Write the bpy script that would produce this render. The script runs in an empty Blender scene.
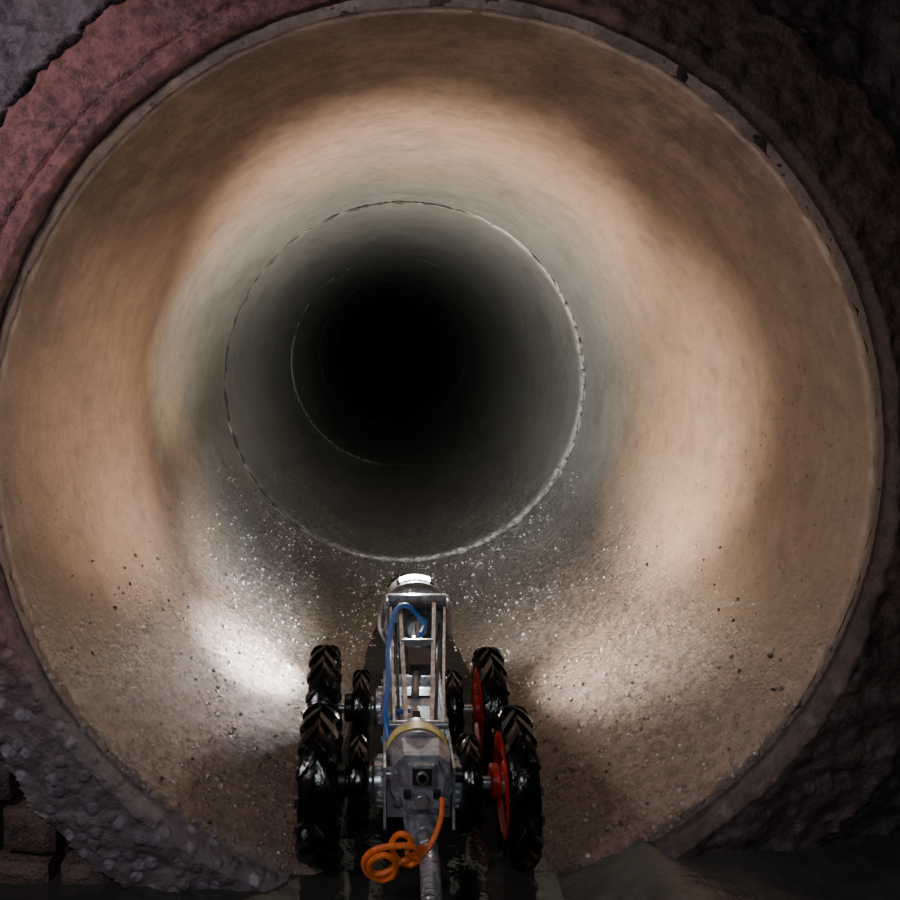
import bpy, math, random
from mathutils import Vector, Matrix, noise
random.seed(4)
R=0.6; CZ=0.6
sc=bpy.context.scene
pi=math.pi

# ---------------------------------------------------------------- helpers
class MB:
    def __init__(s): s.v=[]; s.f=[]; s.m=[]
    def add(s,vs,fs,mi=0):
        o=len(s.v); s.v+= [tuple(v) for v in vs]
        for f in fs: s.f.append(tuple(i+o for i in f)); s.m.append(mi)
    def box(s,c,size,mi=0,rot=None):
        hx,hy,hz=[k/2 for k in size]; c=Vector(c)
        vs=[Vector((x,y,z)) for x in(-hx,hx) for y in(-hy,hy) for z in(-hz,hz)]
        if rot is not None: vs=[rot@v for v in vs]
        s.add([v+c for v in vs],[(0,1,3,2),(4,6,7,5),(0,4,5,1),(2,3,7,6),(0,2,6,4),(1,5,7,3)],mi)
    def bar(s,a,b,w,h,mi=0,up=(0,0,1)):
        a=Vector(a);b=Vector(b);d=(b-a).normalized();u=Vector(up)
        x=d.cross(u).normalized();z=x.cross(d)
        vs=[p+x*sx*w/2+z*sz*h/2 for p in(a,b) for sx in(-1,1) for sz in(-1,1)]
        s.add(vs,[(0,1,3,2),(4,6,7,5),(0,4,5,1),(2,3,7,6),(0,2,6,4),(1,5,7,3)],mi)
    def lathe(s,o,axis,prof,n=32,mi=0,closed=False):
        o=Vector(o);d=Vector(axis).normalized()
        t=Vector((0,0,1)) if abs(d.z)<.9 else Vector((1,0,0))
        x=d.cross(t).normalized();z=x.cross(d)
        vs=[];fs=[];k=len(prof)
        for (h,r) in prof:
            for i in range(n):
                a=2*pi*i/n
                vs.append(o+d*h+(x*math.cos(a)+z*math.sin(a))*max(r,1e-5))
        for j in range(k-1 if not closed else k):
            for i in range(n):
                a=j*n+i;b=j*n+(i+1)%n;c=((j+1)%k)*n+(i+1)%n;e=((j+1)%k)*n+i
                fs.append((a,b,c,e))
        s.add(vs,fs,mi)
    def cyl(s,a,b,r,mi=0,n=24,bev=.12):
        a=Vector(a);b=Vector(b);L=(b-a).length;e=min(r*bev,L*.3)
        s.lathe(a,b-a,[(0,0),(0,r-e),(e,r),(L-e,r),(L,r-e),(L,0)],n,mi)
    def tube(s,path,r,n=10,mi=0):
        P=[Vector(p) for p in path];vs=[];fs=[]
        up=Vector((0.13,.2,1)).normalized()
        for i,p in enumerate(P):
            d=(P[min(i+1,len(P)-1)]-P[max(i-1,0)]).normalized()
            x=d.cross(up)
            if x.length<.05: x=d.cross(Vector((1,0,0)))
            x.normalize(); up=x.cross(d).normalized()
            rr=r(i/(len(P)-1)) if callable(r) else r
            for k in range(n):
                a=2*pi*k/n; vs.append(p+(x*math.cos(a)+up*math.sin(a))*rr)
        for i in range(len(P)-1):
            for k in range(n):
                fs.append((i*n+k,i*n+(k+1)%n,(i+1)*n+(k+1)%n,(i+1)*n+k))
        fs.append(tuple(range(n))[::-1]); fs.append(tuple((len(P)-1)*n+k for k in range(n)))
        s.add(vs,fs,mi)
    def obj(s,name,mats,parent=None,smooth=True,bevel=0,ang=35):
        me=bpy.data.meshes.new(name);me.from_pydata(s.v,[],s.f)
        for m in mats: me.materials.append(m)
        for p,mi in zip(me.polygons,s.m): p.material_index=mi
        me.update()
        import bmesh
        bm=bmesh.new();bm.from_mesh(me);bmesh.ops.recalc_face_normals(bm,faces=bm.faces);bm.to_mesh(me);bm.free()
        ob=bpy.data.objects.new(name,me);sc.collection.objects.link(ob)
        if smooth:
            me.shade_smooth()
            try: me.set_sharp_from_angle(angle=math.radians(ang))
            except Exception: pass
        if bevel:
            b=ob.modifiers.new('bev','BEVEL');b.width=bevel;b.segments=2;b.limit_method='ANGLE'
        if parent: ob.parent=parent
        return ob
def empty(name):
    e=bpy.data.objects.new(name,None);e.empty_display_size=.1;sc.collection.objects.link(e);return e
def spline(pts,n=12):
    P=[Vector(p) for p in pts];P=[P[0]*2-P[1]]+P+[P[-1]*2-P[-2]];out=[]
    for i in range(1,len(P)-2):
        for k in range(n):
            t=k/n;a,b,c,d=P[i-1:i+3]
            out.append(.5*((2*b)+(c-a)*t+(2*a-5*b+4*c-d)*t*t+(3*b-a-3*c+d)*t**3))
    out.append(P[-2]);return out

# ---------------------------------------------------------------- materials
def simple(name,col,rough=.5,metal=0,bump=0,bscale=60,var=0,spec=.5,emit=0):
    m=bpy.data.materials.new(name);m.use_nodes=True;nt=m.node_tree;b=nt.nodes['Principled BSDF']
    b.inputs['Base Color'].default_value=(*col,1);b.inputs['Roughness'].default_value=rough
    b.inputs['Metallic'].default_value=metal;b.inputs['Specular IOR Level'].default_value=spec
    if emit:
        b.inputs['Emission Color'].default_value=(*col,1);b.inputs['Emission Strength'].default_value=emit
    tc=nt.nodes.new('ShaderNodeTexCoord');n=nt.nodes.new('ShaderNodeTexNoise');n.inputs['Scale'].default_value=bscale
    n.inputs['Detail'].default_value=6
    nt.links.new(tc.outputs['Object'],n.inputs['Vector'])
    if bump:
        bp=nt.nodes.new('ShaderNodeBump');bp.inputs['Strength'].default_value=bump;bp.inputs['Distance'].default_value=.002
        nt.links.new(n.outputs['Fac'],bp.inputs['Height']);nt.links.new(bp.outputs['Normal'],b.inputs['Normal'])
    if var:
        mx=nt.nodes.new('ShaderNodeMixRGB');mx.inputs[1].default_value=(*col,1)
        mx.inputs[2].default_value=(*[c*(1-var) for c in col],1)
        r=nt.nodes.new('ShaderNodeValToRGB');r.color_ramp.elements[0].position=.42;r.color_ramp.elements[1].position=.6
        nt.links.new(n.outputs['Fac'],r.inputs[0]);nt.links.new(r.outputs[0],mx.inputs[0]);nt.links.new(mx.outputs[0],b.inputs['Base Color'])
    return m

class NT:
    def __init__(s,name):
        s.m=bpy.data.materials.new(name);s.m.use_nodes=True;s.t=s.m.node_tree;s.b=s.t.nodes['Principled BSDF']
        s.tc=s.t.nodes.new('ShaderNodeTexCoord');s.co=s.tc.outputs['Object']
    def mapv(s,sc_):
        n=s.t.nodes.new('ShaderNodeMapping');n.inputs['Scale'].default_value=sc_;s.l(s.co,n.inputs[0]);return n.outputs[0]
    def l(s,a,b): s.t.links.new(a,b)
    def noise(s,scale,detail=5,rough=.6,vec=None,dist=0):
        n=s.t.nodes.new('ShaderNodeTexNoise');n.inputs['Scale'].default_value=scale;n.inputs['Detail'].default_value=detail
        n.inputs['Roughness'].default_value=rough;n.inputs['Distortion'].default_value=dist
        s.l(vec or s.co,n.inputs['Vector']);return n.outputs['Fac']
    def vorn(s,scale,vec=None,rnd=1):
        n=s.t.nodes.new('ShaderNodeTexVoronoi');n.inputs['Scale'].default_value=scale;n.inputs['Randomness'].default_value=rnd
        s.l(vec or s.co,n.inputs['Vector'])
        bw=s.t.nodes.new('ShaderNodeRGBToBW');s.l(n.outputs['Color'],bw.inputs[0])
        return n.outputs['Distance'],bw.outputs[0]
    def ramp(s,fac,stops):
        n=s.t.nodes.new('ShaderNodeValToRGB');e=n.color_ramp.elements
        while len(e)<len(stops): e.new(.5)
        for k,(p,c) in zip(e,stops):
            k.position=p;k.color=(c,c,c,1) if isinstance(c,(int,float)) else (*c,1)
        s.l(fac,n.inputs[0]);return n.outputs[0]
    def mix(s,fac,a,b,mode='MIX'):
        n=s.t.nodes.new('ShaderNodeMixRGB');n.blend_type=mode
        for v,i in((fac,0),(a,1),(b,2)):
            if isinstance(v,(int,float)): n.inputs[i].default_value=v if i==0 else (v,v,v,1)
            elif isinstance(v,tuple): n.inputs[i].default_value=(*v,1)
            else: s.l(v,n.inputs[i])
        return n.outputs[0]
    def math(s,op,a,b=0,clamp=False):
        n=s.t.nodes.new('ShaderNodeMath');n.operation=op;n.use_clamp=clamp
        for v,i in((a,0),(b,1)):
            if isinstance(v,(int,float)): n.inputs[i].default_value=v
            else: s.l(v,n.inputs[i])
        return n.outputs[0]
    def maprange(s,v,a,b,c=0,d=1):
        n=s.t.nodes.new('ShaderNodeMapRange');n.interpolation_type='SMOOTHSTEP'
        for i,k in enumerate((a,b,c,d)): n.inputs[i+1].default_value=k
        s.l(v,n.inputs[0]);return n.outputs[0]
    def sep(s):
        n=s.t.nodes.new('ShaderNodeSeparateXYZ');s.l(s.co,n.inputs[0]);return n.outputs
    def bump(s,h,strength,dist,prev=None):
        n=s.t.nodes.new('ShaderNodeBump');n.inputs['Strength'].default_value=strength;n.inputs['Distance'].default_value=dist
        s.l(h,n.inputs['Height'])
        if prev is not None: s.l(prev,n.inputs['Normal'])
        return n.outputs['Normal']
    def set(s,k,v):
        if isinstance(v,(int,float)): s.b.inputs[k].default_value=v
        elif isinstance(v,tuple): s.b.inputs[k].default_value=(*v,1)
        else: s.l(v,s.b.inputs[k])

def pipe_material():
    n=NT('pipe_concrete');X,Y,Z=n.sep()
    big=n.noise(2.4,5,.6)
    bf=n.ramp(big,[(.36,0),(.62,1)])
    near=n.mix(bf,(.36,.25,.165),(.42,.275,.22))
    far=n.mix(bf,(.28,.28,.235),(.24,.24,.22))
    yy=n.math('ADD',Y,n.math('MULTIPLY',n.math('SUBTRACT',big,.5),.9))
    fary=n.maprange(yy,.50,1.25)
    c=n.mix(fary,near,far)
    st=n.noise(7,5,.65,vec=n.mapv((1,12,1)))
    c=n.mix(n.math('MULTIPLY',n.ramp(st,[(.42,0),(.72,1)]),.28),c,(.15,.12,.09))
    mot=n.noise(24,7,.75)
    c=n.mix(n.math('MULTIPLY',n.ramp(mot,[(.48,0),(.68,1)]),.45),c,(.13,.105,.085))
    bl=n.noise(5,8,.8,dist=.4)
    c=n.mix(n.math('MULTIPLY',n.ramp(bl,[(.50,0),(.66,1)]),.5),c,(.13,.105,.08))
    bz=n.math('MULTIPLY',n.maprange(Z,.6,1.1),n.maprange(Y,.7,.1))
    c=n.mix(n.math('MULTIPLY',n.math('MULTIPLY',n.ramp(n.noise(9,9,.85),[(.42,0),(.56,1)]),bz),.65),c,(.085,.06,.04))
    lt=n.noise(11,8,.8,dist=.3)
    c=n.mix(n.math('MULTIPLY',n.ramp(lt,[(.55,0),(.7,1)]),.35),c,(.50,.44,.37))
    pd,_=n.vorn(46);pm=n.noise(6,3,.6)
    pf=n.math('MULTIPLY',n.ramp(pd,[(.06,1),(.16,0)]),n.ramp(pm,[(.46,0),(.58,1)]))
    c=n.mix(n.math('MULTIPLY',pf,.85),c,(.04,.03,.022))
    # wet gritty invert
    zz=n.math('ADD',Z,n.math('MULTIPLY',n.math('SUBTRACT',n.noise(4,6,.7),.5),.26))
    low=n.maprange(zz,.42,.10);vlow=n.maprange(zz,.11,.01)
    c=n.mix(n.math('MULTIPLY',low,.55),c,n.mix(fary,(.20,.16,.125),(.16,.16,.15)))
    c=n.mix(n.math('MULTIPLY',n.math('MULTIPLY',n.ramp(n.noise(60,5,.8),[(.46,0),(.56,1)]),low),.7),c,(.06,.05,.042))
    d1,w1=n.vorn(95);d2,w2=n.vorn(48)
    s1=n.math('MULTIPLY',n.ramp(w1,[(.66,0),(.72,1)]),n.ramp(d1,[(.22,1),(.42,0)]))
    s2=n.math('MULTIPLY',n.ramp(w2,[(.78,0),(.82,1)]),n.ramp(d2,[(.18,1),(.3,0)]))
    stones=n.math('MULTIPLY',n.math('MAXIMUM',s1,s2),low)
    stc=n.mix(w2,(.18,.15,.12),(.52,.49,.45))
    c=n.mix(n.math('MULTIPLY',stones,.85),c,stc)
    c=n.mix(n.math('MULTIPLY',vlow,.5),c,(.085,.075,.065))
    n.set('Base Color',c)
    n.set('Roughness',n.mix(low,n.mix(mot,.28,.50),n.mix(n.ramp(mot,[(.4,0),(.6,1)]),.08,.26)))
    n.set('Specular IOR Level',n.mix(low,.6,1.0))
    h1=n.bump(mot,.35,.003)
    h2=n.bump(stones,.8,.004,h1)
    gs=n.math('ADD',n.math('MULTIPLY',low,.75),.2)
    gb=n.t.nodes.new('ShaderNodeBump');gb.inputs['Distance'].default_value=.008
    n.l(gs,gb.inputs['Strength']);n.l(n.noise(62,5,.7),gb.inputs['Height']);n.l(h2,gb.inputs['Normal'])
    n.set('Normal',gb.outputs['Normal'])
    return n.m

def wall_material():
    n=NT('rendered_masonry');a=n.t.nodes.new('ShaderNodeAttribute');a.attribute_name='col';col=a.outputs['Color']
    al=a.outputs['Alpha']
    big=n.noise(5,6,.7);fine=n.noise(40,7,.8)
    c=n.mix(n.ramp(big,[(.42,0),(.60,.9)]),col,(.62,.70,.72),'MULTIPLY')
    c=n.mix(n.math('MULTIPLY',n.ramp(fine,[(.43,0),(.62,1)]),.75),c,(.30,.28,.28),'MULTIPLY')
    c=n.mix(n.math('MULTIPLY',n.ramp(n.noise(16,8,.8),[(.54,0),(.66,1)]),.6),c,(1.6,1.8,1.8),'MULTIPLY')
    c=n.mix(n.math('MULTIPLY',n.ramp(n.noise(8,9,.85,dist=.5),[(.54,0),(.60,1)]),.8),c,(.35,.35,.37),'MULTIPLY')
    vv,w=n.vorn(44)
    vd=n.ramp(vv,[(.25,1),(.45,0)])
    agg=n.mix(n.math('MULTIPLY',n.ramp(w,[(.5,0),(.75,1)]),vd),(.17,.145,.16),(.36,.35,.42))
    agg=n.mix(n.math('MULTIPLY',n.ramp(fine,[(.42,0),(.6,1)]),.6),agg,(.09,.08,.09))
    inv=n.math('SUBTRACT',1,al)
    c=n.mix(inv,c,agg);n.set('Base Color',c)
    n.set('Roughness',n.mix(fine,.30,.65))
    h=n.bump(fine,.7,.006);h=n.bump(big,.5,.02,h);h=n.bump(n.math('MULTIPLY',vd,inv),.5,.005,h)
    n.set('Normal',h);return n.m

def brick_material():
    n=NT('old_brick')
    c=n.mix(n.noise(9,5,.7),(.16,.085,.07),(.10,.075,.075));c=n.mix(n.ramp(n.noise(38,6,.8),[(.46,0),(.62,.85)]),c,(.035,.03,.033))
    n.set('Base Color',c);n.set('Roughness',.5)
    n.set('Normal',n.bump(n.noise(14,6,.8),.8,.02,n.bump(n.noise(50,5,.7),.8,.004)));return n.m
def sidewall_material():
    n=NT('chamber_brickwork');b=n.t.nodes.new('ShaderNodeTexBrick')
    mp=n.t.nodes.new('ShaderNodeMapping');mp.inputs['Rotation'].default_value=(pi/2,0,pi/2);n.l(n.co,mp.inputs[0]);n.l(mp.outputs[0],b.inputs['Vector'])
    b.inputs['Scale'].default_value=4;b.inputs['Color1'].default_value=(.18,.08,.06,1);b.inputs['Color2'].default_value=(.12,.06,.05,1)
    b.inputs['Mortar'].default_value=(.1,.09,.08,1)
    n.set('Base Color',n.mix(n.ramp(n.noise(8,6,.7),[(.4,0),(.7,.8)]),b.outputs['Color'],(.06,.05,.05)));n.set('Roughness',.6)
    n.set('Normal',n.bump(n.noise(40,5,.7),.6,.005));return n.m
def floor_material():
    n=NT('wet_silt_concrete');f=n.noise(14,6,.7)
    n.set('Base Color',n.mix(n.ramp(f,[(.4,0),(.6,1)]),(.07,.072,.066),(.038,.041,.04)))
    n.set('Roughness',n.mix(f,.06,.28));n.set('Normal',n.bump(f,.3,.01));return n.m
def water_material():
    n=NT('dirty_water');n.set('Base Color',(.035,.036,.032));n.set('Roughness',.06);n.set('Specular IOR Level',.7)
    n.set('Normal',n.bump(n.noise(22,3,.5),.3,.01));return n.m
def grit_material():
    n=NT('wet_grit');_,w=n.vorn(60)
    n.set('Base Color',n.ramp(w,[(.2,(.06,.05,.04)),(.5,(.20,.175,.15)),(.75,(.66,.64,.61))]))  # palest grain colour also paints in the wet sparkle
    n.set('Roughness',.08);n.set('Specular IOR Level',1.0);return n.m

M_pipe=pipe_material();M_wall=wall_material();M_brick=brick_material();M_side=sidewall_material();M_floor=floor_material();M_water=water_material();M_grit=grit_material()
M_mort=simple('joint_mortar',(.36,.36,.32),.5,0,.6,80,.7)
M_mort2=simple('joint_mortar_dark',(.16,.155,.14),.6,0,.6,80,.7)  # darker mortar tone for the farther joint
M_gap=simple('joint_dark_grout',(.055,.05,.042),.8,0,.6,60,.4)  # dark grout colour of the joint gaps and seal
M_rub=simple('tyre_rubber',(.005,.005,.006),.18,0,.5,90,0,.7)
M_red=simple('red_rim',(.62,.025,.015),.35,0,.1,40,.4)
M_alu=simple('brushed_aluminium',(.60,.61,.64),.28,.6,.2,90,.45)
M_white=simple('pale_plate',(.80,.81,.81),.35,.1,.1,60,.2)
M_gray=simple('grey_housing',(.33,.35,.41),.34,.2,.25,70,.45)
M_dgray=simple('dull_grey_metal',(.16,.165,.18),.4,.3,.2,70,.45)
M_dark=simple('black_plastic',(.018,.018,.02),.35,0,.1)
M_yel=simple('yellow_label',(.80,.72,.25),.45,0,.1,60,.4)
M_blue=simple('blue_hose',(.03,.16,.55),.35)
M_org=simple('orange_cord',(1,.22,.04),.45,0,.2,150,.2)
M_glass=simple('lens_glass',(.01,.012,.02),.05,0,0,60,0,.9)
M_led=simple('led_emitter',(1,.97,.9),.3,0,0,60,0,.5,emit=25)
M_steel=simple('spring_steel',(.30,.31,.33),.32,.6,.1)

# ---------------------------------------------------------------- sewer pipe
pipe=empty('sewer_pipe')
def pipe_seg(name,y0,y1,r,cx,cz,nang=256,ny=60,amp=.0022,lip=.07):
    vs=[];fs=[]
    rows=[(y0,r+lip)]+[(y0,r+.004)]+[(y0+.004,r)]+[(y0+.004+(y1-y0-.004)*(k/ny),r) for k in range(1,ny+1)]+[(y1,r+lip),(y0,r+lip)]
    for j,(y,rr) in enumerate(rows):
        for i in range(nang):
            a=2*pi*i/nang
            q=Vector((math.cos(a)*1.5,y*2,math.sin(a)*1.5))
            d=amp*noise.noise(q*1.7)+amp*.5*noise.noise(q*7)
            e=.004*noise.noise(q*14) if abs(y-y0)<.006 or abs(y-y1)<.02 else 0
            if rr>r+.01: d=0;e=0
            vs.append((cx+(rr+d+e)*math.cos(a),y,cz+(rr+d+e)*math.sin(a)))
    for j in range(len(rows)-1):
        for i in range(nang):
            fs.append((j*nang+i,j*nang+(i+1)%nang,(j+1)*nang+(i+1)%nang,(j+1)*nang+i))
    mb=MB();mb.add(vs,fs,0);o=mb.obj(name,[M_pipe],pipe,ang=50)
    return o
pipe_seg('pipe_section_1',0,1.468,.600,0,.600,nang=320,ny=90)
pipe_seg('pipe_section_2',1.480,3.26,.5935,-.006,.605)
pipe_seg('pipe_section_3',3.268,5.05,.5935,.001,.604)
pipe_seg('pipe_section_4',5.054,7.0,.5935,.001,.604,ny=30)
pipe_seg('pipe_section_5',7.004,10.0,.5935,.001,.604,ny=30)
pipe_seg('pipe_section_6',10.004,20.0,.5935,.001,.604,ny=30)
mb=MB();mb.lathe((0,20.0,.603),(0,1,0),[(0,0),(0,.67),(.05,.67),(.05,0)],48);mb.obj('pipe_dark_cap',[M_gap],pipe)  # dark disc added to keep the far hole black
def smear(name,y,cx,cz,r,a0,a1,th,mat,seed):
    path=[];N=200
    for i in range(N+1):
        a=math.radians(a0+(a1-a0)*i/N);q=Vector((math.cos(a)*6+seed,math.sin(a)*6,0))
        rr=r+.003*noise.noise(q*2)
        path.append((cx+rr*math.cos(a),y+.004*noise.noise(q*3),cz+rr*math.sin(a)))
    def f(t):
        q=Vector((t*40+seed,0,0));e=min(1,t*8,(1-t)*8)
        return max(.0006,th*e*(.5+1.1*noise.noise(q)+.6*noise.noise(q*3)))
    mb=MB();mb.tube(path,f,6);return mb.obj(name,[mat],pipe)
smear('joint_mortar_1',1.474,-.003,.603,.596,-115,50,.011,M_mort,1)
smear('joint_gap_2',1.478,-.004,.603,.595,60,250,.0065,M_gap,5)
smear('joint_mortar_3',3.264,0,.604,.592,190,262,.010,M_mort2,9)
smear('joint_gap_4',3.264,0,.604,.594,-90,180,.007,M_gap,19)
smear('joint_seal',1.474,-.003,.603,.607,0,360,.006,M_gap,13)
# loose grit washed along the invert (one object)
t=(1+5**.5)/2
IV=[Vector(v).normalized() for v in[(-1,t,0),(1,t,0),(-1,-t,0),(1,-t,0),(0,-1,t),(0,1,t),(0,-1,-t),(0,1,-t),(t,0,-1),(t,0,1),(-t,0,-1),(-t,0,1)]]
IF=[(0,11,5),(0,5,1),(0,1,7),(0,7,10),(0,10,11),(1,5,9),(5,11,4),(11,10,2),(10,7,6),(7,1,8),(3,9,4),(3,4,2),(3,2,6),(3,6,8),(3,8,9),(4,9,5),(2,4,11),(6,2,10),(8,6,7),(9,8,1)]
rg_=random.Random(11);gv=[];gf=[]
for k in range(9500):
    a=math.radians(rg_.gauss(-6,32))
    if abs(a)>1.2: continue
    y=.01+rg_.random()**.85*1.44
    if noise.noise(Vector((a*4,y*4,2)))<rg_.uniform(-.5,.25): continue
    s=.0008+.0032*rg_.random()**3
    if abs(a)<.35 and y<.35 and s>.002: continue
    c=Vector(((R-s*.2)*math.sin(a),y,CZ-(R-s*.2)*math.cos(a)))
    o=len(gv);sx,sy,sz=[rg_.uniform(.7,1.4)*s for _ in range(3)]
    ro=Matrix.Rotation(rg_.uniform(0,6.28),3,'X')@Matrix.Rotation(rg_.uniform(0,6.28),3,'Z')
    for v in IV: gv.append(tuple(c+ro@Vector((v.x*sx,v.y*sy,v.z*sz))))
    for f in IF: gf.append(tuple(i+o for i in f))
mb=MB();mb.add(gv,gf,0);mb.obj('invert_grit',[M_grit],pipe,ang=180)

# ---------------------------------------------------------------- chamber wall with opening
def fb(q,o=5):
    s=0;a=1;t=0
    for k in range(o): s+=a*noise.noise(q*(2**k));t+=a;a*=.55
    return s/t
def lerp3(a,b,t): return tuple(a[i]*(1-t)+b[i]*t for i in range(3))
XL,XR,ZB,ZT=-1.35,1.35,-.64,1.25
NA,NR=760,190
vs=[];fs=[];cols=[]
def redge(a):
    q=Vector((math.cos(a)*4,math.sin(a)*4,2.3))
    return .744+.030*fb(q)+.012*fb(q*9,3)-(.030 if (math.sin(a)<-.2 and math.cos(a)<0) else 0)
for j in range(NR+1):
    t=j/NR
    for i in range(NA):
        a=2*pi*i/NA;ca,sa=math.cos(a),math.sin(a)
        rm=1e9
        if ca>1e-6: rm=min(rm,XR/ca)
        if ca<-1e-6: rm=min(rm,XL/ca)
        if sa>1e-6: rm=min(rm,ZT/sa)
        if sa<-1e-6: rm=min(rm,ZB/sa)
        rin=.603+.004*fb(Vector((ca*5,sa*5,7)))
        r=rin+(rm-rin)*(.35*t+.65*t**2.6)
        x=r*ca;z=r*sa
        q=Vector((x*4,z*4,1.1));re=redge(a)
        f=fb(q*1.5);g=fb(q*6,3)
        low=max(0,min(1,(-z-.15)/.25))
        left=max(0,min(1,(-x+.1)/.3))
        rg=.610+.004*fb(Vector((ca*4,sa*4,9)))+(.010*max(0,sa))
        y=0
        brick=(z<-.27 and x<0)
        if r<rg: y=.002+.006*g
        elif r<re:
            k=min(1,(r-rg)/.010);y=-.022*k**.6+.012*f+.010*g
            if abs(r-.650-.008*fb(Vector((ca*6,sa*6,3))))<.004 and sa>.0 and ca<.1: y+=.006
            if low>0: y-= .012*low*max(0,1-(r-rg)/.1)
        else:
            k=min(1,(r-re)/.012);y=-.022*(1-k)+.004*k+.035*f*k+.016*g
            if brick: y=.040+.004*g
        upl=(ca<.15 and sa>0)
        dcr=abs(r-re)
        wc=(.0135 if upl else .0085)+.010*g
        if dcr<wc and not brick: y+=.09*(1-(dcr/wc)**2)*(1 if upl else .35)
        vs.append((x,y,CZ+z))
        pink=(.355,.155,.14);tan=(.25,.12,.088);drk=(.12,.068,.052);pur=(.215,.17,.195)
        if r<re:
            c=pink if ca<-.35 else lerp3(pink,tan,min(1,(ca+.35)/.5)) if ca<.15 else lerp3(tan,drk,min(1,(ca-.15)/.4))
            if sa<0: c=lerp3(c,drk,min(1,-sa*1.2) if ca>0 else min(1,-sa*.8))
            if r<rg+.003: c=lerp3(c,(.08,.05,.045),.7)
        else:
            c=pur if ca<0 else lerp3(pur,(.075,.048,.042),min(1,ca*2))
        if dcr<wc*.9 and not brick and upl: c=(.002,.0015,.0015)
        al=1-low*left*.95 if r>rg-.01 else 1
        if low>0 and left<.5: al=min(al,1-.3*low)
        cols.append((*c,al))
for j in range(NR):
    for i in range(NA):
        fs.append((j*NA+i,j*NA+(i+1)%NA,(j+1)*NA+(i+1)%NA,(j+1)*NA+i))
mb=MB();mb.add(vs,fs,0)
me=bpy.data.meshes.new('wall_back');me.from_pydata(mb.v,[],mb.f);me.materials.append(M_wall)
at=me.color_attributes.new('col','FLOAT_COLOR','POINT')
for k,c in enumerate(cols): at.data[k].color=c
me.shade_smooth();wb=bpy.data.objects.new('wall_back',me);sc.collection.objects.link(wb)

# old bricks in the lower left corner of the wall
def rbrick(mb,x0,x1,zc,h,y0,y1,seed):
    nx,nz=12,5;vs=[];fs=[]
    def P(u,v,face):
        x=x0+(x1-x0)*u;z=zc-h/2+h*v
        e=min(u*(x1-x0),(1-u)*(x1-x0),v*h,(1-v)*h)
        q=Vector((x*9,z*9+seed,seed))
        rd=.008*max(0,1-e/.010)
        y=y0+rd+.010*fb(q*1.5,4)
        x+=.004*noise.noise(q*2);z+=.004*noise.noise(q*2+Vector((5,5,5)))
        return (x,y if face else y1,z)
    for face in(1,0):
        for j in range(nz+1):
            for i in range(nx+1): vs.append(P(i/nx,j/nz,face))
    W=nx+1
    for j in range(nz):
        for i in range(nx): fs.append((j*W+i,j*W+i+1,(j+1)*W+i+1,(j+1)*W+i))
    o=W*(nz+1);ring=[i for i in range(W)]+[j*W+nx for j in range(1,nz+1)]+[nz*W+i for i in range(nx-1,-1,-1)]+[j*W for j in range(nz-1,0,-1)]
    for k in range(len(ring)):
        a=ring[k];b=ring[(k+1)%len(ring)];fs.append((a,b,b+o,a+o))
    mb.add(vs,fs,0)
mb=MB();row=0;z=-.012
while z<.30:
    x=-1.32+(.11 if row%2 else 0)
    while x<-.3:
        w=.205+random.uniform(-.015,.01);zc=z+.030
        need=math.sqrt(max(0,.722**2-(zc-CZ)**2));xa,xb=x,min(x+w,-need)
        if xb-xa>.035: rbrick(mb,xa,xb-.010,zc+random.uniform(-.003,.003),.056,-.012+random.uniform(-.012,.008),.05,row*7+x*3)
        x+=w+.004
    z+=.066;row+=1
mb.obj('brick_courses',[M_brick],None,True,0)

def grid(name,o,u,v,nu,nv,amp,mat,nrm):
    vs=[];fs=[];o=Vector(o);u=Vector(u);v=Vector(v);nrm=Vector(nrm)
    for j in range(nv+1):
        for i in range(nu+1):
            p=o+u*i/nu+v*j/nv;vs.append(p+nrm*amp*fb(p*5,4))
    for j in range(nv):
        for i in range(nu): fs.append((j*(nu+1)+i,j*(nu+1)+i+1,(j+1)*(nu+1)+i+1,(j+1)*(nu+1)+i))
    mb=MB();mb.add(vs,fs,0);return mb.obj(name,[mat])
grid('wall_left',(XL,-2.4,-.04),(0,2.44,0),(0,0,1.9),60,50,.02,M_side,(1,0,0))
grid('wall_right',(XR,-2.4,-.04),(0,2.44,0),(0,0,1.9),60,50,.02,M_side,(-1,0,0))
def fz(x,y):
    ch=R-math.sqrt(max(0,R*R-min(abs(x),.5)**2))
    if x<0: z=min(ch,.004)
    else: z=min(ch,.072+.03*max(0,x-.3))
    return z-.004
vs=[];fs=[];nx,ny=200,90
for j in range(ny+1):
    for i in range(nx+1):
        x=XL+(XR-XL)*i/nx;y=-2.4+2.4*j/ny
        n_=fb(Vector((x*5,y*5,3)),4)
        vs.append((x,y,fz(x,y)+.010*n_*(1 if abs(x)>.1 else .3)))
for j in range(ny):
    for i in range(nx): fs.append((j*(nx+1)+i,j*(nx+1)+i+1,(j+1)*(nx+1)+i+1,(j+1)*(nx+1)+i))
mb=MB();mb.add(vs,fs,0);mb.obj('floor',[M_floor],ang=80)
vs=[];fs=[];N=60
for j in range(N+1):
    y=-2.35+ (2.35+1.35)*j/N
    h=.022 if y<0 else .022*(1-y/1.35)**1.2+.0012
    hw=math.sqrt(R*R-(R-h)**2)+.004
    hl=hw if y>-.002 else 1.3
    for k in range(9):
        t=k/8;x=-hl+(hl+hw)*t;vs.append((x,y,h))
for j in range(N):
    for k in range(8): fs.append((j*9+k,j*9+k+1,(j+1)*9+k+1,(j+1)*9+k))
mb=MB();mb.add(vs,fs,0);mb.obj('water_puddle',[M_water])

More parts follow.
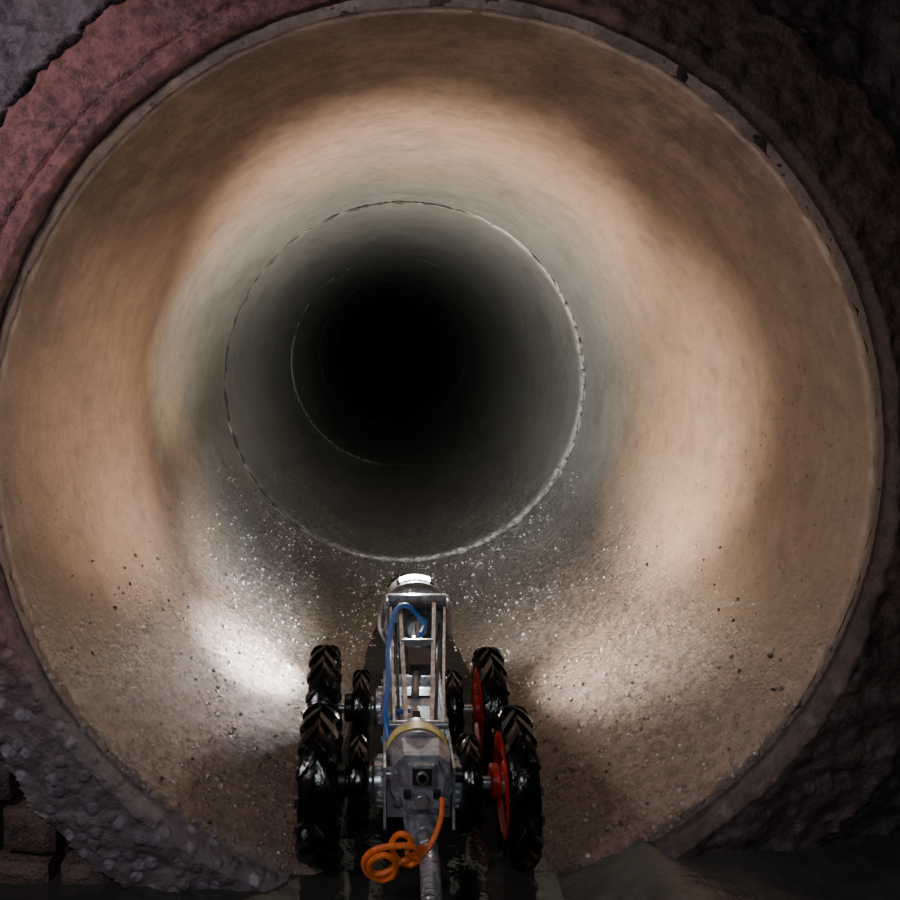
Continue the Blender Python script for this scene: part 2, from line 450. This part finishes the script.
# ---------------------------------------------------------------- inspection robot
bot=empty('pipe_inspection_robot');bot.location=(0,0,0)
def tyre(mb,c,Rw,W,nl,mi_r=0,mi_rim=1,mi_m=2,mi_d=3,ri=.62):
    c=Vector(c);h=W/2
    prof=[(-h*.78,Rw*ri*.97),(-h*.95,Rw*(ri+.05)),(-h,Rw*.80),(-h*.93,Rw*.87),(-h*.65,Rw*.905),(0,Rw*.92),(h*.65,Rw*.905),(h*.93,Rw*.87),(h,Rw*.80),(h*.95,Rw*(ri+.05)),(h*.78,Rw*ri*.97),(h*.5,Rw*(ri-.04)),(-h*.5,Rw*(ri-.04))]
    mb.lathe(c,(1,0,0),prof,64,mi_r,True)
    st=2*pi/nl;wd=st*.40;sk=st*.85
    for k in range(nl):
        for s in(-1,1):
            th=k*st+(st/2 if s>0 else 0);vs=[]
            segs=[(0.02,0,.90,1.0),(.45,.5,.89,.995),(.85,.9,.84,.965),(1.03,1.0,.76,.90)]
            for(xf,kf,r0,r1) in segs:
                for rr in(r0,r1):
                    for e in(-1,1):
                        w_=wd*(.5 if rr==r0 else .38)
                        a=th+sk*kf+e*w_;x=s*h*xf + (s*h*.05 if rr==r1 and xf>1 else 0)
                        vs.append(c+Vector((x,Rw*rr*math.cos(a),Rw*rr*math.sin(a))))
            fs=[(0,1,3,2)]
            for q in range(3):
                o=q*4;fs+=[(o,o+4,o+5,o+1),(o+2,o+3,o+7,o+6),(o,o+2,o+6,o+4),(o+1,o+5,o+7,o+3)]
            fs.append((12,14,15,13))
            mb.add(vs,fs,mi_r)
    for s in(-1,1):
        mb.lathe(c,(s,0,0),[(h*.75,Rw*ri),(h*1.02,Rw*(ri+.03)),(h*1.05,Rw*(ri-.02)),(h*.85,Rw*(ri-.07)),(h*.70,Rw*.42),(h*.70,Rw*.30),(h*.85,Rw*.26),(h*.9,Rw*.10),(h*.9,0)],40,mi_rim)
        for k in range(6):
            a=k*pi/3
            p=c+Vector((s*h*.66,Rw*.37*math.cos(a),Rw*.37*math.sin(a)));mb.cyl(p,p+Vector((s*h*.14,0,0)),Rw*.045,mi_m,10)
            a+=pi/6
            p=c+Vector((s*h*.68,Rw*.37*math.cos(a),Rw*.37*math.sin(a)));mb.cyl(p,p+Vector((s*h*.05,0,0)),Rw*.06,mi_d,12)
        mb.cyl(c+Vector((s*h*.4,0,0)),c+Vector((s*h*1.0,0,0)),Rw*.15,mi_m,18)
AZ=.123
WH=[('wheel_rear_left',-.159,.045,.1,.050),('wheel_front_left',-.170,.253,.1,.046),
    ('wheel_rear_right',.1180,.045,.1,.042),('wheel_front_right',.111,.253,.1,.042)]
for nme,x,y,r,w in WH:
    mb=MB();tyre(mb,(x,y,AZ if x<0 else AZ-.004),r,w,17,ri=.60 if x<0 else .63);o=mb.obj(nme,[M_rub,M_red if x>0 else M_dark,M_alu if x>0 else M_dark,M_dark],bot,ang=30)
for nme,x,y in[('inner_wheel_rear_left',-.105,.045),('inner_wheel_front_left',-.108,.253),('inner_wheel_rear_right',.052,.045),('inner_wheel_front_right',.048,.253)]:
    mb=MB();tyre(mb,(x,y,AZ-.002),.062,.026,13);mb.obj(nme,[M_rub,M_dark,M_alu,M_dark],bot,ang=30)
mb=MB()
for y in(.045,.253):
    mb.cyl((-.175,y,AZ),(.13,y,AZ-.003),.008,0)
    for s,x0 in((-1,-.070),(1,.026)):
        mb.cyl((x0,y,AZ),(x0+s*.016,y,AZ),.030,0,28)
        mb.cyl((x0+s*.014,y,AZ),(x0+s*.022,y,AZ),.020,0,20)
        for k in range(16):
            a=k*pi/8;mb.box((x0+s*.005,y+.031*math.cos(a),AZ+.031*math.sin(a)),(.008,.005,.005),0,Matrix.Rotation(a,3,'X'))
for s,x0 in((-1,-.1285),(1,.088)):
    for y in(.045,.253): mb.cyl((x0-.007,y,AZ),(x0+.007,y,AZ),.022,1 if s>0 else 2,24)
mb.obj('axles',[M_alu,M_red,M_dark],bot,True,0)
# chassis
mb=MB()
cx=-.021
mb.box((cx,.155,.118),(.088,.27,.062),0)
mb.box((cx-.047,.15,.125),(.004,.30,.085),1)
mb.box((cx+.047,.15,.125),(.004,.30,.085),1)
mb.box((cx,.16,.152),(.070,.20,.006),1)
mb.box((cx,.292,.125),(.098,.01,.07),1)
for y in(.09,.14,.19,.24):
    for s in(-1,1): mb.cyl((cx+s*.030,y,.154),(cx+s*.030,y,.159),.004,2,8)
for s in(-1,1):
    for y in(.10,.15,.20,.285):
        mb.cyl((cx+s*.048,y,.152),(cx+s*.053,y,.152),.005,2,10)
mb.obj('chassis',[M_gray,M_alu,M_steel],bot,True,.002)
def extr(mb,poly,y0,y1,mi,shr=1.0):
    n=len(poly);mx=sum(p[0] for p in poly)/n;mz=sum(p[1] for p in poly)/n
    vs=[((p[0]-mx)*shr+mx,y0,(p[1]-mz)*shr+mz) for p in poly]+[(p[0],y1,p[1]) for p in poly]
    mb.add(vs,[tuple(range(n)),tuple(range(n,2*n))[::-1]]+[(i,(i+1)%n,n+(i+1)%n,n+i) for i in range(n)],mi)
mb=MB()
poly=[(-.060,.176),(-.044,.190),(.008,.190),(.024,.176),(.027,.138),(.010,.108),(.006,.074),(-.042,.074),(-.046,.108),(-.063,.138)]
extr(mb,poly,-.004,.034,0,.93)
extr(mb,[(-.045,.115),(-.052,.16),(-.04,.180),(.005,.180),(.016,.16),(.009,.115)],-.012,-.003,0,.93)
mb.cyl((cx+.002,-.004,.092),(cx+.006,-.028,.088),.019,0,28)
mb.cyl((cx+.006,-.026,.088),(cx+.009,-.045,.086),.015,3,8)
for px,pz in((-.052,.164),(.016,.164),(-.05,.128),(.014,.128),(-.034,.086),(-.002,.118),(-.034,.118)):
    mb.cyl((px,-.014,pz),(px,.0,pz),.0048,2,12)
mb.cyl((-.018,-.002,.13),(-.018,-.018,.13),.010,2,20)
mb.box((-.038,-.014,.140),(.010,.006,.010),4);mb.box((.002,-.014,.140),(.010,.006,.010),4)
mb.cyl((.022,.012,.152),(.040,.012,.152),.010,4,16);mb.cyl((-.058,.012,.152),(-.070,.012,.152),.009,2,16)
mb.obj('rear_housing',[M_gray,M_alu,M_steel,M_steel,M_dark],bot,True,.0018)
mb=MB()
mb.box((-.018,-.013,.166),(.032,.008,.028),0);mb.box((-.018,-.018,.166),(.026,.004,.022),1)
mb.cyl((-.018,-.019,.166),(-.018,-.024,.166),.0085,2,20);mb.cyl((-.018,-.0235,.166),(-.018,-.0250,.166),.006,3,20)
mb.obj('rear_view_lens',[M_alu,M_dark,M_steel,M_glass],bot,True,.001)
mb=MB()
mb.lathe((cx,.034,.150),(0,1,0),[(0,.0),(0,.043),(.004,.046),(.012,.046)],40,0)
mb.lathe((cx,.046,.150),(0,1,0),[(0,.0465),(.0,.0475),(.018,.0475),(.018,.0465)],40,1)
mb.lathe((cx,.064,.150),(0,1,0),[(0,.046),(.008,.046),(.012,.040),(.030,.038),(.034,.0)],40,0)
mb.obj('motor_drum',[M_gray,M_yel],bot,True,0)
# lift arm
arm=MB()
A=[(-.054,.085,.180),(-.036,.095,.178),(.002,.095,.178),(.018,.085,.180)]
B=[(-.057,.345,.258),(-.040,.345,.264),(.022,.345,.264),(.041,.345,.258)]
for k,(a,b) in enumerate(zip(A,B)): arm.bar(a,b,.0045 if k in(0,3) else .0065,.013,0)
low=[((-.046,.13,.158),(-.048,.345,.228)),((.010,.13,.158),(.032,.345,.228))]
for a,b in low: arm.bar(a,b,.005,.010,2)
arm.cyl((-.062,.088,.180),(.026,.088,.180),.006,1,16)
arm.cyl((-.064,.345,.260),(.050,.345,.260),.0065,2,16)
for t in range(9):
    x=-.034+t*.006;arm.cyl((x,.345,.260),(x+.004,.345,.260),.011,2,16)
arm.cyl((-.05,.13,.158),(.014,.13,.158),.005,1,14)
for x in(-.064,.048):
    arm.box((x,.352,.244),(.004,.036,.062),0)
    arm.cyl((x-.004,.345,.260),(x+.004,.345,.260),.009,1,14);arm.cyl((x-.004,.345,.228),(x+.004,.345,.228),.007,1,14)
arm.box((-.008,.362,.272),(.106,.010,.012),0)
arm.bar((-.040,.25,.236),(.014,.25,.236),.006,.010,1)
arm.box((-.010,.225,.214),(.036,.040,.022),2,Matrix.Rotation(.3,3,'X'))
arm.obj('lift_arm',[M_alu,M_steel,M_dark],bot,True,.0012)
mb=MB()
mb.cyl((-.020,.17,.184),(-.012,.24,.214),.007,1,20);mb.cyl((-.012,.235,.212),(-.009,.32,.238),.005,1,14)
mb.box((-.018,.150,.168),(.046,.120,.016),3)
mb.box((-.020,.108,.178),(.012,.03,.010),2)
mb.box((-.018,.178,.178),(.046,.003,.004),2)
mb.box((-.009,.352,.205),(.020,.006,.006),0)
mb.box((-.009,.348,.205),(.014,.003,.004),4)  # added glowing strip, goes with the arm fill spot
mb.obj('lift_actuator',[M_alu,M_steel,M_dark,M_white,M_led],bot,True,.001)
# camera head
mb=MB();hc=(-.009,.385,.216)
mb.lathe(hc,(0,1,0),[(0,0),(0,.050),(.002,.058),(.004,.066),(.012,.0725),(.022,.0725),(.026,.066),(.060,.062),(.095,.062),(.100,.056),(.100,.030),(.094,.028),(.094,0)],56,0)
mb.lathe(hc,(0,-1,0),[(0,.048),(.006,.046),(.006,.034),(.0,.032)],48,1)
mb.cyl((-.009,.379,.216),(-.009,.352,.216),.018,1,24)
mb.cyl((-.009,.478,.216),(-.009,.486,.216),.026,2,30)
for k in range(8):
    a=k*pi/4+.2;mb.cyl((-.009+.061*math.cos(a),.386,.216+.061*math.sin(a)),(-.009+.061*math.cos(a),.381,.216+.061*math.sin(a)),.0035,1,10)
mb.obj('camera_head',[M_dgray,M_steel,M_glass],bot,True,0)
mb=MB()
def arc(mb,cx_,cz_,r0,r1,y0,y1,a0,a1,mi,n=20):
    vs=[];fs=[]
    for i in range(n+1):
        a=math.radians(a0+(a1-a0)*i/n)
        for r,y in((r0,y0),(r1,y0),(r1,y1),(r0,y1)): vs.append((cx_+r*math.cos(a),y,cz_+r*math.sin(a)))
    for i in range(n):
        for k in range(4): fs.append((i*4+k,i*4+(k+1)%4,i*4+4+(k+1)%4,i*4+4+k))
    fs+=[(0,1,2,3),(n*4,n*4+3,n*4+2,n*4+1)];mb.add(vs,fs,mi)
arc(mb,-.009,.216,.064,.0735,.410,.436,60,120,0)
arc(mb,-.009,.216,.0735,.0770,.412,.430,68,114,1)
for s,x in((-1,-.0725),(1,.0545)):
    mb.box((x,.455,.216),(.006,.044,.036),0)
mb.obj('lamp_units',[M_dark,M_led],bot,True,.001)
mb=MB()
mb.tube(spline([(-.062,.07,.165),(-.067,.10,.192),(-.062,.16,.213),(-.061,.24,.240),(-.048,.31,.266),(-.025,.335,.266),(-.004,.335,.244),(.004,.31,.244),(-.006,.27,.240)]),.0046,10)
mb.tube(spline([(-.06,.06,.13),(-.068,.085,.16),(-.055,.12,.178),(-.030,.13,.18)]),.0035,10)
mb.obj('blue_hose',[M_blue],bot)
mb=MB()
ctr=spline([(-.012,-.040,.086),(-.011,-.075,.083),(-.012,-.115,.075),(-.015,-.16,.062)],20)
turns=17;L=len(ctr);path=[]
NN=turns*14
for k in range(NN+1):
    t=k/NN*(L-1);i=min(int(t),L-2);p=ctr[i].lerp(ctr[i+1],t-i);d=(ctr[i+1]-ctr[i]).normalized()
    x=d.cross(Vector((0,0,1))).normalized();u=x.cross(d);a=2*pi*k/14
    path.append(p+(x*math.cos(a)+u*math.sin(a))*.0105)
mb.tube(path,.0030,8)
mb.obj('strain_relief_spring',[M_alu],bot)
mb=MB();mb.tube(spline([(-.012,-.040,.086),(-.011,-.075,.083),(-.012,-.115,.075),(-.015,-.16,.062),(-.02,-.26,.034),(-.03,-.45,.032),(-.01,-.8,.033),(.05,-1.3,.033)],14),.0068,12)
mb.obj('tether_cable',[M_dark],bot)
co=[(.008,-.026,.142),(.006,-.040,.128),(-.002,-.052,.112),(-.014,-.062,.098),(-.028,-.070,.094),(-.040,-.078,.106),(-.036,-.080,.124),(-.050,-.080,.130),(-.060,-.076,.114),(-.052,-.070,.092),(-.036,-.066,.082),(-.024,-.070,.094),
    (-.032,-.080,.114),(-.054,-.084,.118),(-.080,-.082,.112),(-.094,-.078,.096),(-.090,-.072,.076),(-.072,-.070,.066),(-.056,-.074,.076),(-.056,-.082,.098),(-.070,-.086,.108),(-.086,-.084,.098),(-.084,-.078,.080),(-.068,-.074,.078),(-.048,-.070,.088),(-.030,-.062,.092),(-.016,-.048,.094)]
mb=MB();mb.tube(spline(co,10),.0037,10);mb.obj('orange_cord',[M_org],bot)

# ---------------------------------------------------------------- lights
def point(name,loc,w,col,rad=.012):
    l=bpy.data.lights.new(name,'POINT');l.energy=w;l.color=col;l.shadow_soft_size=rad
    o=bpy.data.objects.new(name,l);o.location=loc;sc.collection.objects.link(o);o.parent=bot;return o
def spot(name,loc,tgt,w,col,ang,blend=1,rad=.012):
    l=bpy.data.lights.new(name,'SPOT');l.energy=w;l.color=col;l.shadow_soft_size=rad;l.spot_size=math.radians(ang);l.spot_blend=blend
    o=bpy.data.objects.new(name,l);o.location=loc;sc.collection.objects.link(o);o.parent=bot
    o.rotation_euler=(Vector(tgt)-Vector(loc)).to_track_quat('-Z','Y').to_euler();return o
point('lamp_fill',(-.013,.455,.315),3.0,(1,.90,.80),.01)
spot('lamp_top',(-.013,.455,.31),(.02,1.04,1.2),92,(1,.86,.72),96)
spot('lamp_upper_left',(-.10,.47,.25),(-.56,.98,.82),30,(.97,1,.88),52)
spot('lamp_left',(-.10,.46,.24),(-.6,.38,.56),14,(1,.80,.62),70)
spot('lamp_right',(.08,.46,.24),(.6,.70,.60),46,(1,.84,.73),86)
spot('lamp_low_left',(-.105,.48,.225),(-.36,.50,.12),9,(.95,.97,1),125)
spot('lamp_low_left_beam',(-.105,.49,.225),(-.35,.50,.09),62,(.93,.96,1),60)
spot('lamp_low_left_far',(-.105,.49,.23),(-.40,.80,.15),22,(.88,.95,1),70)
spot('lamp_low_right',(.085,.47,.225),(.42,.46,.16),16,(1,.93,.84),90)
spot('lamp_low_right_far',(.085,.49,.23),(.34,.90,.10),10,(.95,.97,1),80)
spot('lamp_front',(-.009,.50,.27),(.20,2.3,.85),62,(.94,.98,1),88)
spot('arm_fill',(-.009,.342,.205),(-.018,.12,.172),1.1,(.95,.97,1),90,1,.004)  # fill spot added to brighten the pale plate between the arms
def area(name,loc,tgt,w,col,size):
    l=bpy.data.lights.new(name,'AREA');l.energy=w;l.color=col;l.size=size
    o=bpy.data.objects.new(name,l);o.location=loc;sc.collection.objects.link(o)
    o.rotation_euler=(Vector(tgt)-Vector(loc)).to_track_quat('-Z','Y').to_euler();return o
area('chamber_fill',(-.95,-.85,1.2),(-.55,0,.6),5.5,(1,.86,.92),.18)  # weak pinkish fill added to brighten the wall
area('torch',(-.02,-1.2,1.0),(-.05,0,.05),2.1,(.85,.92,1),.05)

w=bpy.data.worlds.new('World');sc.world=w;w.use_nodes=True
w.node_tree.nodes['Background'].inputs[0].default_value=(.003,.003,.003,1)

# ---------------------------------------------------------------- camera
cam=bpy.data.cameras.new('Camera');cam.lens=30;cam.sensor_width=36;cam.shift_x=.0733;cam.shift_y=-.128;cam.clip_start=.02
co_=bpy.data.objects.new('Camera',cam);co_.location=(-.069,-1.02,.756);co_.rotation_euler=(pi/2,0,0)
sc.collection.objects.link(co_);sc.camera=co_
